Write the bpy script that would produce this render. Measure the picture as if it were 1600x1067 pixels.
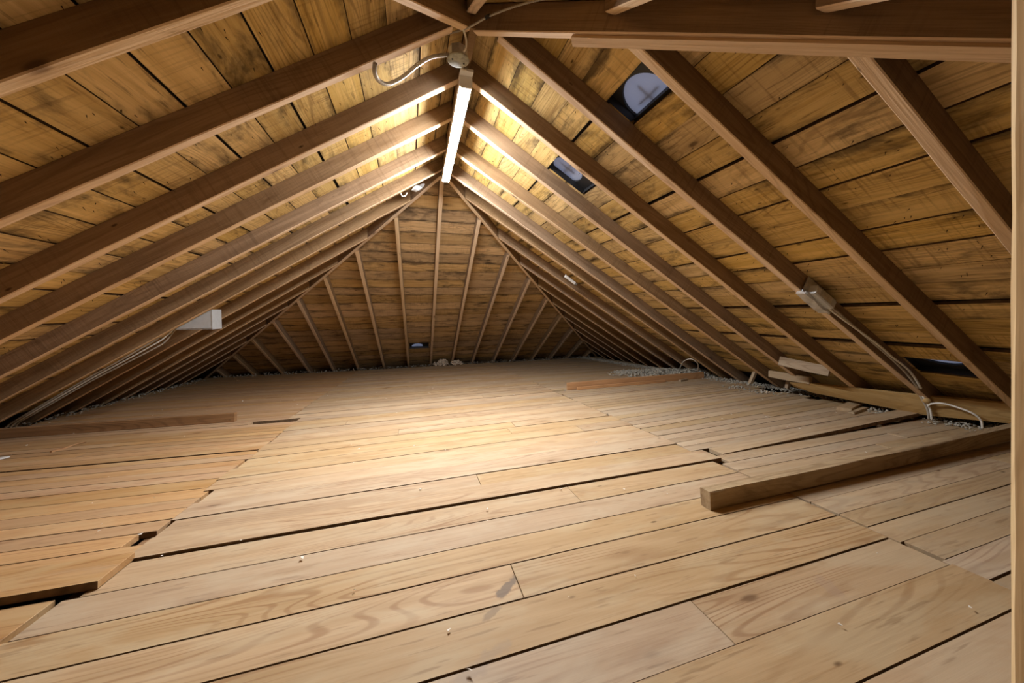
import bpy, bmesh, math, random
from mathutils import Vector, Matrix
random.seed(7)
R = random.Random(11)
for o in list(bpy.data.objects): bpy.data.objects.remove(o)
SC = bpy.context.scene
COL = SC.collection

# ------------------------------------------------------------------ camera
FPX, CX, CY = 540.626, 805.357, 491.079
CAM = Vector((-0.26225, 0.0, 1.1))
cd = bpy.data.cameras.new('camera'); cam = bpy.data.objects.new('camera', cd); COL.objects.link(cam)
_r = Vector((0.9613706, -0.2747186, -0.0172104)); _d = Vector((-0.0201951, -0.0080395, -0.9997637)); _f = Vector((0.2745153, 0.9614911, -0.0132769))
cam.matrix_world = Matrix((( _r.x, -_d.x, -_f.x, CAM.x), (_r.y, -_d.y, -_f.y, CAM.y), (_r.z, -_d.z, -_f.z, CAM.z), (0, 0, 0, 1)))
cd.sensor_width = 36.0; cd.lens = FPX / 1600 * 36
cd.shift_x = -(CX - 800) / 1600; cd.shift_y = (CY - 533.5) / 1600
cd.clip_start = 0.02; cd.clip_end = 60
SC.camera = cam

# ------------------------------------------------------------------ world, exposure
W = bpy.data.worlds.new('sky'); SC.world = W; W.use_nodes = True
bg = W.node_tree.nodes['Background']; bg.inputs[0].default_value = (0.72, 0.80, 1.0, 1); bg.inputs[1].default_value = 1.6
VS = SC.view_settings
VS.view_transform = 'Standard'; VS.look = 'None'; VS.gamma = 1.0; VS.use_curve_mapping = False
VS.exposure = 0.15
LAMP = 385.0        # radiance of the strip light's diffuser

# ------------------------------------------------------------------ roof and floor geometry
HR = 2.352          # rafter undersides meet at the ridge
TL, TR, TF = 0.622, 0.6357, 0.5988    # slopes: left, right, far and near hip
YF, YN = 3.242, 1.555                 # far and near ends of the ridge
DV = 0.115                            # vertical depth of a rafter
def zroof(x, y, off=0.0):
    z = HR - (TL * -x if x < 0 else TR * x)
    z = min(z, HR - TF * max(0, y - YF), HR - TF * max(0, YN - y))
    return z + off
def yhip_far(x):  return YF + (TL * -x if x < 0 else TR * x) / TF
def yhip_near(x): return YN - (TL * -x if x < 0 else TR * x) / TF
def fz(x, y): return 0.4024 - 0.05622 * y - 0.00406 * x
FN = Vector((0.00406, 0.05622, 1)).normalized()
FU = Vector((1, 0.0132, -0.0048)).normalized()
FV = FN.cross(FU).normalized()
def fl(x, v, dz=0.0):
    y = v + 0.0132 * x
    return Vector((x, y, fz(x, y) + dz))

# ------------------------------------------------------------------ materials
def new_mat(name):
    m = bpy.data.materials.new(name); m.use_nodes = True
    nt = m.node_tree; b = nt.nodes['Principled BSDF']
    return m, nt, b
def plain(name, col, rough=0.6, metal=0.0, noise=0.0, nscale=30.0, bump=0.0):
    m, nt, b = new_mat(name)
    b.inputs['Base Color'].default_value = (*col, 1); b.inputs['Roughness'].default_value = rough; b.inputs['Metallic'].default_value = metal
    if noise or bump:
        tc = nt.nodes.new('ShaderNodeTexCoord'); n = nt.nodes.new('ShaderNodeTexNoise')
        n.inputs['Scale'].default_value = nscale; n.inputs['Detail'].default_value = 4
        nt.links.new(tc.outputs['Object'], n.inputs['Vector'])
        if noise:
            r = nt.nodes.new('ShaderNodeValToRGB')
            r.color_ramp.elements[0].position = 0.3; r.color_ramp.elements[1].position = 0.7
            r.color_ramp.elements[0].color = (*[c * (1 - noise) for c in col], 1); r.color_ramp.elements[1].color = (*[min(1, c * (1 + noise)) for c in col], 1)
            nt.links.new(n.outputs[0], r.inputs[0]); nt.links.new(r.outputs[0], b.inputs['Base Color'])
        if bump:
            bp = nt.nodes.new('ShaderNodeBump'); bp.inputs['Strength'].default_value = bump; bp.inputs['Distance'].default_value = 0.01
            nt.links.new(n.outputs[0], bp.inputs['Height']); nt.links.new(bp.outputs[0], b.inputs['Normal'])
    return m

def wood(name, light, dark, line, stain=None, stain_lo=0.56, stain_hi=0.74, saw=0.0, knots=0.0, ring=0.5, tint=0.16, rough=0.75, bump=0.25,
         speck=0.0, marks=(), streak=0.0, edge=0.0, dust=None, dash=0.0):
    m, nt, b = new_mat(name); N = nt.nodes; L = nt.links
    def nd(t, **k):
        n = N.new(t)
        for a, v in k.items(): setattr(n, a, v)
        return n
    def math_(op, a, c=None, clamp=False):
        n = nd('ShaderNodeMath', operation=op); n.use_clamp = clamp
        for i, v in enumerate((a, c)):
            if v is None: continue
            if isinstance(v, (int, float)): n.inputs[i].default_value = v
            else: L.new(v, n.inputs[i])
        return n.outputs[0]
    def mix(f, a, c, mode='MIX'):
        n = nd('ShaderNodeMix', data_type='RGBA', blend_type=mode)
        for s, v in ((n.inputs[0], f), (n.inputs[6], a), (n.inputs[7], c)):
            if isinstance(v, (int, float)): s.default_value = v
            elif isinstance(v, tuple): s.default_value = (*v, 1) if len(v) == 3 else v
            else: L.new(v, s)
        return n.outputs[2]
    def ramp(v, lo, hi):
        n = nd('ShaderNodeMapRange'); n.interpolation_type = 'SMOOTHSTEP'
        L.new(v, n.inputs[0]); n.inputs[1].default_value = lo; n.inputs[2].default_value = hi
        return n.outputs[0]
    def noise(vec, scale, detail=4.0, rough_=0.55, dist=0.0):
        n = nd('ShaderNodeTexNoise'); L.new(vec, n.inputs['Vector'])
        n.inputs['Scale'].default_value = scale; n.inputs['Detail'].default_value = detail; n.inputs['Roughness'].default_value = rough_; n.inputs['Distortion'].default_value = dist
        return n.outputs[0]
    def mapped(vec, s):
        n = nd('ShaderNodeMapping'); L.new(vec, n.inputs[0]); n.inputs['Scale'].default_value = s
        return n.outputs[0]
    tc = nd('ShaderNodeTexCoord'); oi = nd('ShaderNodeObjectInfo'); ge = nd('ShaderNodeNewGeometry')
    rnd = math_('FRACT', math_('ADD', oi.outputs['Random'], ge.outputs['Random Per Island']))
    rnd2 = math_('FRACT', math_('MULTIPLY', rnd, 17.31))
    off = nd('ShaderNodeCombineXYZ'); L.new(math_('MULTIPLY', rnd, 61.0), off.inputs[0]); L.new(math_('MULTIPLY', rnd2, 43.0), off.inputs[1]); L.new(math_('MULTIPLY', rnd, 29.0), off.inputs[2])
    av = nd('ShaderNodeVectorMath', operation='ADD'); L.new(tc.outputs['Object'], av.inputs[0]); L.new(off.outputs[0], av.inputs[1]); vec = av.outputs[0]
    g1 = noise(mapped(vec, (0.8, 13, 13)), 2.0, 5, 0.6, 0.7)
    g2 = noise(mapped(vec, (4, 150, 150)), 1.0, 3, 0.6)
    rg = noise(mapped(vec, (0.55, 5.0, 5.0)), 1.3, 1.5, 0.4, 0.25)
    rings = math_('SINE', math_('MULTIPLY', rg, 150.0))
    rings = ramp(rings, 0.35, 1.0)
    c = mix(ramp(g1, 0.32, 0.70), light, dark)
    ringmask = ramp(noise(mapped(vec, (0.8, 4, 4)), 1.1, 2), 0.42, 0.62)
    c = mix(math_('MULTIPLY', math_('MULTIPLY', rings, ringmask), ring), c, line)
    c = mix(math_('MULTIPLY', ramp(g2, 0.50, 0.78), 0.30 + streak), c, line)
    hgt = g2
    if saw:
        s = noise(mapped(vec, (85, 3, 3)), 1.0, 2, 0.5)
        sm = ramp(noise(vec, 2.3, 2), 0.40, 0.62)
        sw = math_('MULTIPLY', ramp(s, 0.50, 0.66), sm)
        c = mix(math_('MULTIPLY', sw, saw), c, line)
        hgt = math_('ADD', g2, math_('MULTIPLY', s, 0.8))
    if knots:
        vo = nd('ShaderNodeTexVoronoi'); L.new(mapped(vec, (3.4, 9.0, 9.0)), vo.inputs['Vector']); vo.inputs['Scale'].default_value = 1.0
        sep = nd('ShaderNodeSeparateColor'); L.new(vo.outputs['Color'], sep.inputs[0])
        gate = math_('GREATER_THAN', sep.outputs[0], 1.0 - knots)
        dd = math_('ADD', vo.outputs['Distance'], math_('MULTIPLY', math_('SUBTRACT', g1, 0.5), 0.12))
        k0 = math_('MULTIPLY', math_('SUBTRACT', 1.0, ramp(dd, 0.055, 0.13)), gate)
        k1 = math_('MULTIPLY', math_('SUBTRACT', 1.0, ramp(dd, 0.10, 0.34)), gate)
        c = mix(math_('MULTIPLY', k1, 0.35), c, line)
        c = mix(math_('MULTIPLY', k0, 0.80), c, tuple(v * 0.55 for v in line))
    if stain:
        s1 = noise(mapped(vec, (1.6, 4.0, 4.0)), 1.6, 6, 0.66, 0.5)
        s2 = noise(mapped(vec, (9, 26, 26)), 1.0, 3, 0.6)
        sa = math_('ADD', s1, math_('MULTIPLY', math_('SUBTRACT', s2, 0.5), 0.30))
        if edge:
            sg = nd('ShaderNodeSeparateXYZ'); L.new(tc.outputs['Generated'], sg.inputs[0])
            ed = ramp(math_('ABSOLUTE', math_('SUBTRACT', sg.outputs[1], 0.5)), 0.22, 0.52)
            sa = math_('ADD', sa, math_('MULTIPLY', ed, edge))
        sv = ramp(sa, stain_lo, stain_hi)
        c = mix(math_('MULTIPLY', sv, 0.85), c, stain)
    if dust:
        du = ramp(noise(mapped(vec, (1.5, 4.5, 4.5)), 2.2, 4, 0.6, 0.4), 0.44, 0.66)
        c = mix(math_('MULTIPLY', du, 0.5), c, dust)
    if dash:
        da = noise(mapped(vec, (7, 75, 75)), 1.0, 2, 0.5)
        c = mix(math_('MULTIPLY', ramp(da, 0.63, 0.72), dash), c, tuple(v * 0.6 for v in line))
    if speck:
        v2 = nd('ShaderNodeTexVoronoi'); L.new(mapped(vec, (9, 22, 22)), v2.inputs['Vector']); v2.inputs['Scale'].default_value = 1.0
        sp2 = nd('ShaderNodeSeparateColor'); L.new(v2.outputs['Color'], sp2.inputs[0])
        gt = math_('GREATER_THAN', sp2.outputs[1], 1 - speck)
        c = mix(math_('MULTIPLY', math_('MULTIPLY', math_('SUBTRACT', 1.0, ramp(v2.outputs['Distance'], 0.05, 0.16)), gt), 0.85), c, tuple(v * 0.35 for v in line))
    mkn = math_('MULTIPLY', math_('SUBTRACT', noise(vec, 38, 3), 0.5), 1.6) if marks else None
    for (px, py, rx, ry, ang, colr, amt) in marks:           # stains that lie at one place on the floor
        mp = nd('ShaderNodeMapping', vector_type='TEXTURE'); L.new(ge.outputs['Position'], mp.inputs[0])
        mp.inputs['Location'].default_value = (px, py, 0); mp.inputs['Rotation'].default_value = (0, 0, ang); mp.inputs['Scale'].default_value = (rx, ry, 100)
        ln = nd('ShaderNodeVectorMath', operation='LENGTH'); L.new(mp.outputs[0], ln.inputs[0])
        e = math_('ADD', ln.outputs['Value'], mkn)
        c = mix(math_('MULTIPLY', math_('SUBTRACT', 1.0, ramp(e, 0.6, 1.05)), amt), c, colr)
    hs = nd('ShaderNodeHueSaturation'); L.new(c, hs.inputs['Color'])
    L.new(math_('ADD', 1 - tint, math_('MULTIPLY', rnd, 2 * tint)), hs.inputs['Value'])
    L.new(math_('ADD', 0.498, math_('MULTIPLY', rnd2, 0.004)), hs.inputs['Hue'])
    L.new(math_('ADD', 0.90, math_('MULTIPLY', rnd2, 0.2)), hs.inputs['Saturation'])
    L.new(hs.outputs[0], b.inputs['Base Color'])
    b.inputs['Roughness'].default_value = rough
    b.inputs['Specular IOR Level'].default_value = 0.25
    bp = nd('ShaderNodeBump'); bp.inputs['Strength'].default_value = bump; bp.inputs['Distance'].default_value = 0.004
    L.new(hgt, bp.inputs['Height']); L.new(bp.outputs[0], b.inputs['Normal'])
    return m

M_FLOOR = wood('floor_pine', (0.479, 0.335, 0.200), (0.402, 0.269, 0.149), (0.260, 0.140, 0.068), stain=(0.353, 0.264, 0.180), stain_lo=0.60, stain_hi=0.85, knots=0.40, ring=0.65, tint=0.085, streak=0.15, rough=0.62, bump=0.12, speck=0.07, dust=(0.50, 0.392, 0.258), dash=0.35,
    marks=((-0.045, 0.895, 0.055, 0.016, 0.75, (0.16, 0.12, 0.09), 0.85), (-0.10, 0.825, 0.035, 0.012, 0.6, (0.22, 0.16, 0.11), 0.6), (0.76, 0.64, 0.05, 0.025, 1.2, (0.36, 0.25, 0.18), 0.35), (-0.16, 0.70, 0.11, 0.02, 0.45, (0.33, 0.25, 0.18), 0.45)))
M_FLOOR_L = wood('floor_pine_orange', (0.507, 0.317, 0.168), (0.427, 0.253, 0.119), (0.327, 0.164, 0.078), stain=(0.430, 0.295, 0.187), stain_lo=0.60, stain_hi=0.85, knots=0.25, ring=0.55, tint=0.10, streak=0.12, rough=0.6, bump=0.12, speck=0.05, dust=(0.516, 0.372, 0.215), dash=0.35)
M_FLOOR_R = wood('floor_pine_grey', (0.474, 0.347, 0.218), (0.384, 0.269, 0.155), (0.275, 0.164, 0.094), stain=(0.310, 0.238, 0.164), stain_lo=0.56, stain_hi=0.82, knots=0.3, ring=0.5, tint=0.10, streak=0.12, rough=0.7, bump=0.15, speck=0.06, dust=(0.430, 0.347, 0.238), dash=0.35)
M_SHEATH = wood('sheathing_pine', (0.72, 0.51, 0.22), (0.56, 0.37, 0.135), (0.20, 0.11, 0.04), stain=(0.06, 0.038, 0.018), stain_lo=0.50, stain_hi=0.76, saw=0.45, knots=0.22, ring=0.45, tint=0.15, rough=0.8, bump=0.35, speck=0.16, streak=0.15, edge=0.13, dash=0.5)
M_SHEATH_F = wood('sheathing_pine_stained', (0.651, 0.441, 0.221), (0.483, 0.304, 0.137), (0.17, 0.095, 0.042), stain=(0.065, 0.042, 0.024), stain_lo=0.50, stain_hi=0.76, saw=0.2, knots=0.22, ring=0.4, tint=0.2, rough=0.8, bump=0.3, speck=0.10, streak=0.2, edge=0.10)
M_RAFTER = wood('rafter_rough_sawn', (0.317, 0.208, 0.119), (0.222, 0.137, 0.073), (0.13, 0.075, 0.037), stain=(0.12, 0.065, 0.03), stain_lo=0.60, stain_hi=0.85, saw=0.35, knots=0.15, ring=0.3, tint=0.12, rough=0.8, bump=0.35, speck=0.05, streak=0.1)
M_RAFTER_E = wood('rafter_edge_lit_tone', (0.778, 0.583, 0.389), (0.670, 0.475, 0.297), (0.32, 0.18, 0.10), stain=(0.30, 0.18, 0.09), stain_lo=0.60, stain_hi=0.85, knots=0.2, ring=0.3, tint=0.08, rough=0.8, bump=0.3, speck=0.06)  # rafter undersides: paler than the faces, their lit look put into the colour
M_POST = wood('post_new_spruce', (0.80, 0.62, 0.36), (0.72, 0.52, 0.27), (0.46, 0.28, 0.12), ring=0.6, tint=0.02, rough=0.6, bump=0.1, streak=0.2)
M_PLANK = wood('plank_brown', (0.36, 0.20, 0.09), (0.26, 0.14, 0.06), (0.12, 0.06, 0.028), stain=(0.09, 0.055, 0.03), stain_lo=0.55, stain_hi=0.8, tint=0.1, rough=0.8, speck=0.05)
M_PLANK_O = wood('plank_orange', (0.527, 0.281, 0.111), (0.425, 0.212, 0.076), (0.30, 0.13, 0.05), tint=0.08, rough=0.75)
M_TIMBER = wood('timber_grey_brown', (0.46, 0.34, 0.20), (0.36, 0.25, 0.14), (0.20, 0.12, 0.06), stain=(0.14, 0.09, 0.045), stain_lo=0.52, stain_hi=0.78, knots=0.1, tint=0.03, rough=0.8, speck=0.1)
M_PLATE = wood('plate_tan', (0.46, 0.31, 0.15), (0.37, 0.23, 0.10), (0.2, 0.11, 0.045), stain=(0.2, 0.13, 0.065), stain_lo=0.55, stain_hi=0.85, tint=0.05, rough=0.8)
M_CLEAT = wood('cleat_pale', (0.391, 0.297, 0.196), (0.306, 0.221, 0.136), (0.22, 0.14, 0.08), tint=0.05, rough=0.8, speck=0.1)
M_BOARD_SIDE = plain('dark_board_edge', (0.15, 0.088, 0.042), 0.9, noise=0.4, nscale=25)  # long board sides, darker than the face so the seams read dark
M_DECK = plain('roof_felt', (0.022, 0.017, 0.013), 0.95, noise=0.5)
M_SUB = plain('subfloor_dark', (0.05, 0.035, 0.022), 0.95, noise=0.5)
M_INS = plain('insulation_grey', (0.40, 0.37, 0.31), 0.95, noise=0.35, nscale=60, bump=0.6)
M_INS_W = plain('insulation_tan', (0.62, 0.50, 0.38), 0.95, noise=0.3, nscale=80, bump=0.6)
M_BLACK = plain('vent_black_plastic', (0.013, 0.013, 0.015), 0.5)
M_STEEL = plain('galvanised_steel', (0.55, 0.56, 0.56), 0.42, 0.75, noise=0.18, nscale=40)
M_STEELP = plain('painted_grey_steel', (0.50, 0.51, 0.52), 0.45, 0.1, noise=0.06, nscale=30)
M_COVER = plain('old_zinc_cover', (0.36, 0.36, 0.30), 0.55, 0.35, noise=0.35, nscale=45)
M_FOIL = plain('crumpled_foil', (0.70, 0.70, 0.70), 0.3, 0.85, noise=0.2, nscale=30)
M_BX = plain('armoured_cable_metal', (0.46, 0.43, 0.38), 0.45, 0.6, noise=0.2, nscale=200)
M_CABLE = plain('white_cable_sheath', (0.72, 0.69, 0.62), 0.55, noise=0.1, nscale=20)
M_CABLE_G = plain('grey_cable_sheath', (0.42, 0.37, 0.30), 0.6, noise=0.2, nscale=20)
M_WHITE = plain('white_plastic', (0.78, 0.77, 0.74), 0.5)
M_HOUSING = plain('white_enamel', (0.80, 0.80, 0.79), 0.4)
M_DARKM = plain('dark_metal', (0.03, 0.03, 0.03), 0.5, 0.5)
M_CHIP = plain('paint_flake', (0.80, 0.76, 0.68), 0.8)
M_NAIL = plain('rusty_nail', (0.05, 0.027, 0.015), 0.7, 0.3)
def emis(name, col, s):
    m, nt, b = new_mat(name)
    b.inputs['Base Color'].default_value = (0.9, 0.9, 0.9, 1); b.inputs['Emission Color'].default_value = (*col, 1); b.inputs['Emission Strength'].default_value = s
    return m
M_LENS = emis('lit_diffuser', (0.95, 0.975, 1.0), LAMP)
def translucent(name, col):
    m, nt, b = new_mat(name); nt.nodes.remove(b)
    t = nt.nodes.new('ShaderNodeBsdfTranslucent'); t.inputs[0].default_value = (*col, 1)
    d = nt.nodes.new('ShaderNodeBsdfDiffuse'); d.inputs[0].default_value = (*col, 1)
    x = nt.nodes.new('ShaderNodeMixShader'); x.inputs[0].default_value = 0.35
    nt.links.new(t.outputs[0], x.inputs[1]); nt.links.new(d.outputs[0], x.inputs[2])
    nt.links.new(x.outputs[0], nt.nodes['Material Output'].inputs[0])
    return m
M_DOME = translucent('vent_dome_plastic', (0.50, 0.51, 0.56))

# ------------------------------------------------------------------ helpers
def base_of(p): return p.location if p else Vector((0, 0, 0))
def link(name, me, parent=None, loc=None, rot=None, kind=None):
    o = bpy.data.objects.new(name, me); COL.objects.link(o)
    if parent: o.parent = parent
    m = (rot.to_4x4() if rot else Matrix.Identity(4)); m.translation = (loc or Vector((0, 0, 0)))
    o.matrix_basis = m
    if kind: o['kind'] = kind
    return o
def world_base(p):
    v = Vector((0, 0, 0))
    while p: v += p.location; p = p.parent
    return v
def frame(u, n):
    u = Vector(u).normalized(); n = Vector(n); n = (n - u * n.dot(u)).normalized(); v = n.cross(u)
    return Matrix((u, v, n)).transposed()
def local_mesh(name, verts, faces, F, mats, parent=None, fmat=None, smooth=False, kind=None):
    """mesh from world-space vertices, stored in the piece's own frame F (grain along its local x)"""
    c = sum(verts, Vector()) / len(verts); Ft = F.transposed()
    me = bpy.data.meshes.new(name); me.from_pydata([Ft @ (p - c) for p in verts], [], faces)
    for m in (mats if isinstance(mats, (list, tuple)) else [mats]): me.materials.append(m)
    if fmat:
        for p, i in zip(me.polygons, fmat): p.material_index = i
    if smooth:
        for p in me.polygons: p.use_smooth = True
    bm = bmesh.new(); bm.from_mesh(me); bmesh.ops.recalc_face_normals(bm, faces=bm.faces); bm.to_mesh(me); bm.free()
    # the frame is a pure rotation; the parents used here are never rotated
    return link(name, me, parent, c - world_base(parent), F, kind)
def prism_data(bot, ext, inset=0.0):
    """bot: polygon in order, ext: vector to the other side; inset chamfers the bottom (first) face"""
    n = len(bot); vs = []; fs = []
    c = sum(bot, Vector()) / n
    if inset:
        eu = ext.normalized()
        ring0 = [p + (c - p).normalized() * inset for p in bot]; ring1 = [p + eu * inset * 0.8 for p in bot]; ring2 = [p + ext for p in bot]
        rings = [ring0, ring1, ring2]
    else: rings = [list(bot), [p + ext for p in bot]]
    for r in rings: vs += r
    fs.append(tuple(range(n))); k = len(rings) - 1
    for j in range(k):
        for i in range(n):
            a, b2 = j * n + i, j * n + (i + 1) % n; fs.append((a, b2, b2 + n, a + n))
    fs.append(tuple(k * n + i for i in reversed(range(n))))
    return vs, fs
def prism(name, bot, ext, F, mat, parent=None, inset=0.0, kind=None, side=None):
    vs, fs = prism_data(bot, ext, inset)
    if side is None: return local_mesh(name, vs, fs, F, mat, parent, kind=kind)
    # 'side': the darker long edges of a board (the face, the back and the sawn ends keep the face's wood)
    fm = [0] + [1 if (k % 4) in (0, 2) else 0 for k in range(len(fs) - 2)] + [0]
    return local_mesh(name, vs, fs, F, [mat, side], parent, fmat=fm, kind=kind)
def merged(name, parts, F, mat, parent=None, kind='stuff'):
    vs, fs = [], []
    for v, f in parts:
        o = len(vs); vs += v; fs += [tuple(i + o for i in q) for q in f]
    return local_mesh(name, vs, fs, F, mat, parent, kind=kind)
def bar(name, p0, p1, up, w, h, mat, parent=None, seg=1, wob=0.0, bev=0.0):
    """board from p0 to p1 (centres), h along up, w across; slightly uneven along its length"""
    p0, p1, up = Vector(p0), Vector(p1), Vector(up); F = frame(p1 - p0, up); u, v, n = F.col[0], F.col[1], F.col[2]
    if not bev: prof = [(-w / 2, -h / 2), (w / 2, -h / 2), (w / 2, h / 2), (-w / 2, h / 2)]
    else:
        prof = []
        for sx, sy in ((-1, -1), (1, -1), (1, 1), (-1, 1)):
            a = (sx * (w / 2 - bev), sy * h / 2); b2 = (sx * w / 2, sy * (h / 2 - bev))
            prof += [b2, a] if sx * sy > 0 else [a, b2]
    k = len(prof); vs = []; fs = []
    for s in range(seg + 1):
        c = p0.lerp(p1, s / seg)
        for a, b2 in prof: vs.append(c + v * (a + R.uniform(-wob, wob)) + n * (b2 + R.uniform(-wob, wob)))
    for s in range(seg):
        for i in range(k): a, b2 = s * k + i, s * k + (i + 1) % k; fs.append((a, b2, b2 + k, a + k))
    fs.append(tuple(reversed(range(k)))); fs.append(tuple(seg * k + i for i in range(k)))
    return local_mesh(name, vs, fs, F, mat, parent)
def spline(pts, n=8):
    pts = [Vector(p) for p in pts]; q = [pts[0] * 2 - pts[1]] + pts + [pts[-1] * 2 - pts[-2]]; out = []
    for i in range(1, len(q) - 2):
        for k in range(n):
            t = k / n; a, b2, c, d = q[i - 1], q[i], q[i + 1], q[i + 2]
            out.append(0.5 * ((2 * b2) + (c - a) * t + (2 * a - 5 * b2 + 4 * c - d) * t * t + (3 * b2 - a - 3 * c + d) * t ** 3))
    out.append(pts[-1]); return out
def tube(name, pts, r, mat, parent=None, sides=8, n=8, rib=0.0):
    P = spline(pts, n); vs, fs = [], []
    prev = Vector((0.123, 0.456, 0.88))
    for i, p in enumerate(P):
        t = (P[min(i + 1, len(P) - 1)] - P[max(i - 1, 0)]).normalized()
        a = (prev - t * prev.dot(t)).normalized(); prev = a; b2 = t.cross(a); rr = r * (1 + (rib if i % 2 else -rib))
        for k in range(sides):
            an = 2 * math.pi * k / sides; vs.append(p + (a * math.cos(an) + b2 * math.sin(an)) * rr)
    for i in range(len(P) - 1):
        for k in range(sides): a, b2 = i * sides + k, i * sides + (k + 1) % sides; fs.append((a, b2, b2 + sides, a + sides))
    fs.append(tuple(reversed(range(sides)))); fs.append(tuple((len(P) - 1) * sides + k for k in range(sides)))
    return local_mesh(name, vs, fs, Matrix.Identity(3), mat, parent, smooth=not rib)
def lathe(name, prof, centre, axis, mat, parent=None, sides=28, smooth=True):
    F = frame(Vector(axis).orthogonal(), axis); vs, fs = [], []; c = Vector(centre)
    for rr, h in prof:
        for k in range(sides):
            an = 2 * math.pi * k / sides; vs.append(c + F.col[0] * rr * math.cos(an) + F.col[1] * rr * math.sin(an) + F.col[2] * h)
    for i in range(len(prof) - 1):
        for k in range(sides): a, b2 = i * sides + k, i * sides + (k + 1) % sides; fs.append((a, b2, b2 + sides, a + sides))
    if prof[0][0] > 1e-4: fs.append(tuple(reversed(range(sides))))
    if prof[-1][0] > 1e-4: fs.append(tuple((len(prof) - 1) * sides + k for k in range(sides)))
    o = local_mesh(name, vs, fs, F, mat, parent, smooth=False)
    if smooth:
        for p in o.data.polygons: p.use_smooth = len(p.vertices) == 4
    return o
def thing(name, label, cat, loc=(0, 0, 0), group=None):
    o = bpy.data.objects.new(name, None); COL.objects.link(o); o.location = loc; o.empty_display_size = 0.05
    o['label'] = label; o['category'] = cat
    if group: o['group'] = group
    return o
def tag(o, label, cat, group=None):
    o['label'] = label; o['category'] = cat
    if group: o['group'] = group
    return o
I3 = Matrix.Identity(3)

# ------------------------------------------------------------------ ceiling: the hip roof
NL = Vector((-TL, 0, 1)).normalized(); NR = Vector((TR, 0, 1)).normalized(); NFAR = Vector((0, TF, 1)).normalized(); NNEAR = Vector((0, -TF, 1)).normalized()
DECK = DV + 0.034
ZB = -0.55   # the deck runs on down past the floor to the eaves
def deck_mesh():
    t = HR + DECK; run = t - ZB
    A, B = Vector((0, YN, t)), Vector((0, YF, t))
    cl0, cl1 = Vector((-run / TL, YN - run / TF, ZB)), Vector((-run / TL, YF + run / TF, ZB))
    cr0, cr1 = Vector((run / TR, YN - run / TF, ZB)), Vector((run / TR, YF + run / TF, ZB))
    bm = bmesh.new(); V = [bm.verts.new(p) for p in (A, B, cl0, cl1, cr0, cr1)]
    for q in ((0, 1, 3, 2), (1, 0, 4, 5), (1, 5, 3), (0, 2, 4)): bm.faces.new([V[i] for i in q])
    bm.normal_update()
    for (axis_pts, nrm) in VENT_CUTS:
        for co, no in axis_pts['planes']:
            side = [f for f in bm.faces if abs(f.normal.dot(nrm)) > 0.98]
            ge = list({g for f in side for g in (list(f.verts) + list(f.edges))}) + side
            bmesh.ops.bisect_plane(bm, geom=ge, plane_co=co, plane_no=no, clear_inner=False, clear_outer=False); bm.normal_update()
        kill = [f for f in bm.faces if (abs(f.normal.dot(nrm)) > 0.98) and axis_pts['inside'](f.calc_center_median())]
        bmesh.ops.delete(bm, geom=kill, context='FACES')
    me = bpy.data.meshes.new('ceiling'); bm.to_mesh(me); bm.free(); me.materials.append(M_DECK)
    return me
# vents: slope, range across the slope (x or y) and along the boards
VENTS = [('R', 0.634, 0.763, 1.115, 1.455), ('R', 0.637, 0.893, 1.90, 2.225), ('R', 2.685, 2.85, 1.11, 1.425), ('F', 6.475, 6.68, -0.40, -0.06)]
VENT_CUTS = []
for s, a0, a1, b0, b1 in VENTS:
    if s == 'R': pl = [((a0, 0, 0), (1, 0, 0)), ((a1, 0, 0), (1, 0, 0)), ((0, b0, 0), (0, 1, 0)), ((0, b1, 0), (0, 1, 0))]; ins = (lambda c, a0=a0, a1=a1, b0=b0, b1=b1: a0 < c.x < a1 and b0 < c.y < b1); nn = NR
    else: pl = [((0, a0, 0), (0, 1, 0)), ((0, a1, 0), (0, 1, 0)), ((b0, 0, 0), (1, 0, 0)), ((b1, 0, 0), (1, 0, 0))]; ins = (lambda c, a0=a0, a1=a1, b0=b0, b1=b1: a0 < c.y < a1 and b0 < c.x < b1); nn = NFAR
    VENT_CUTS.append(({'planes': pl, 'inside': ins}, nn))
ceiling = link('ceiling', deck_mesh(), kind='structure')

# sheathing boards ------------------------------------------------
def cutrange(segs, lo, hi):
    out = []
    for a, b2 in segs:
        if hi <= a or lo >= b2: out.append((a, b2)); continue
        if lo > a: out.append((a, lo))
        if hi < b2: out.append((hi, b2))
    return out
def sheath_course(slope, e0, e1, f0, f1):
    """one course between seam functions f0, f1 (distance out from the ridge as a function of the position along it), broken into boards"""
    segs = [(e0, e1)]; extra = []
    for s, a0, a1, b0, b1 in VENTS:
        if s == slope:
            mid = (b0 + b1) / 2; c0, c1 = f0(mid), f1(mid)
            if min(c1, a1) - max(c0, a0) > 0.004:
                segs = cutrange(segs, b0, b1)
                if a0 - c0 > 0.014: extra.append((b0, b1, f0, lambda q, a0=a0: a0))
                if c1 - a1 > 0.014: extra.append((b0, b1, lambda q, a1=a1: a1, f1))
    out = []
    for a, b2 in segs:
        x = a
        while x < b2 - 0.01:
            ln = R.uniform(1.6, 3.4)
            if b2 - x - ln < 0.7: ln = b2 - x
            e = x + ln
            if e < b2 - 0.01:                       # break on a rafter
                e = (round((e - 1.087) / 0.406) * 0.406 + 1.087) if slope in 'LR' else (round(e / 0.432) * 0.432)
                if e <= x + 0.2 or e >= b2: e = b2
            out.append((x, e, f0, f1)); x = e
    return out + extra
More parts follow.
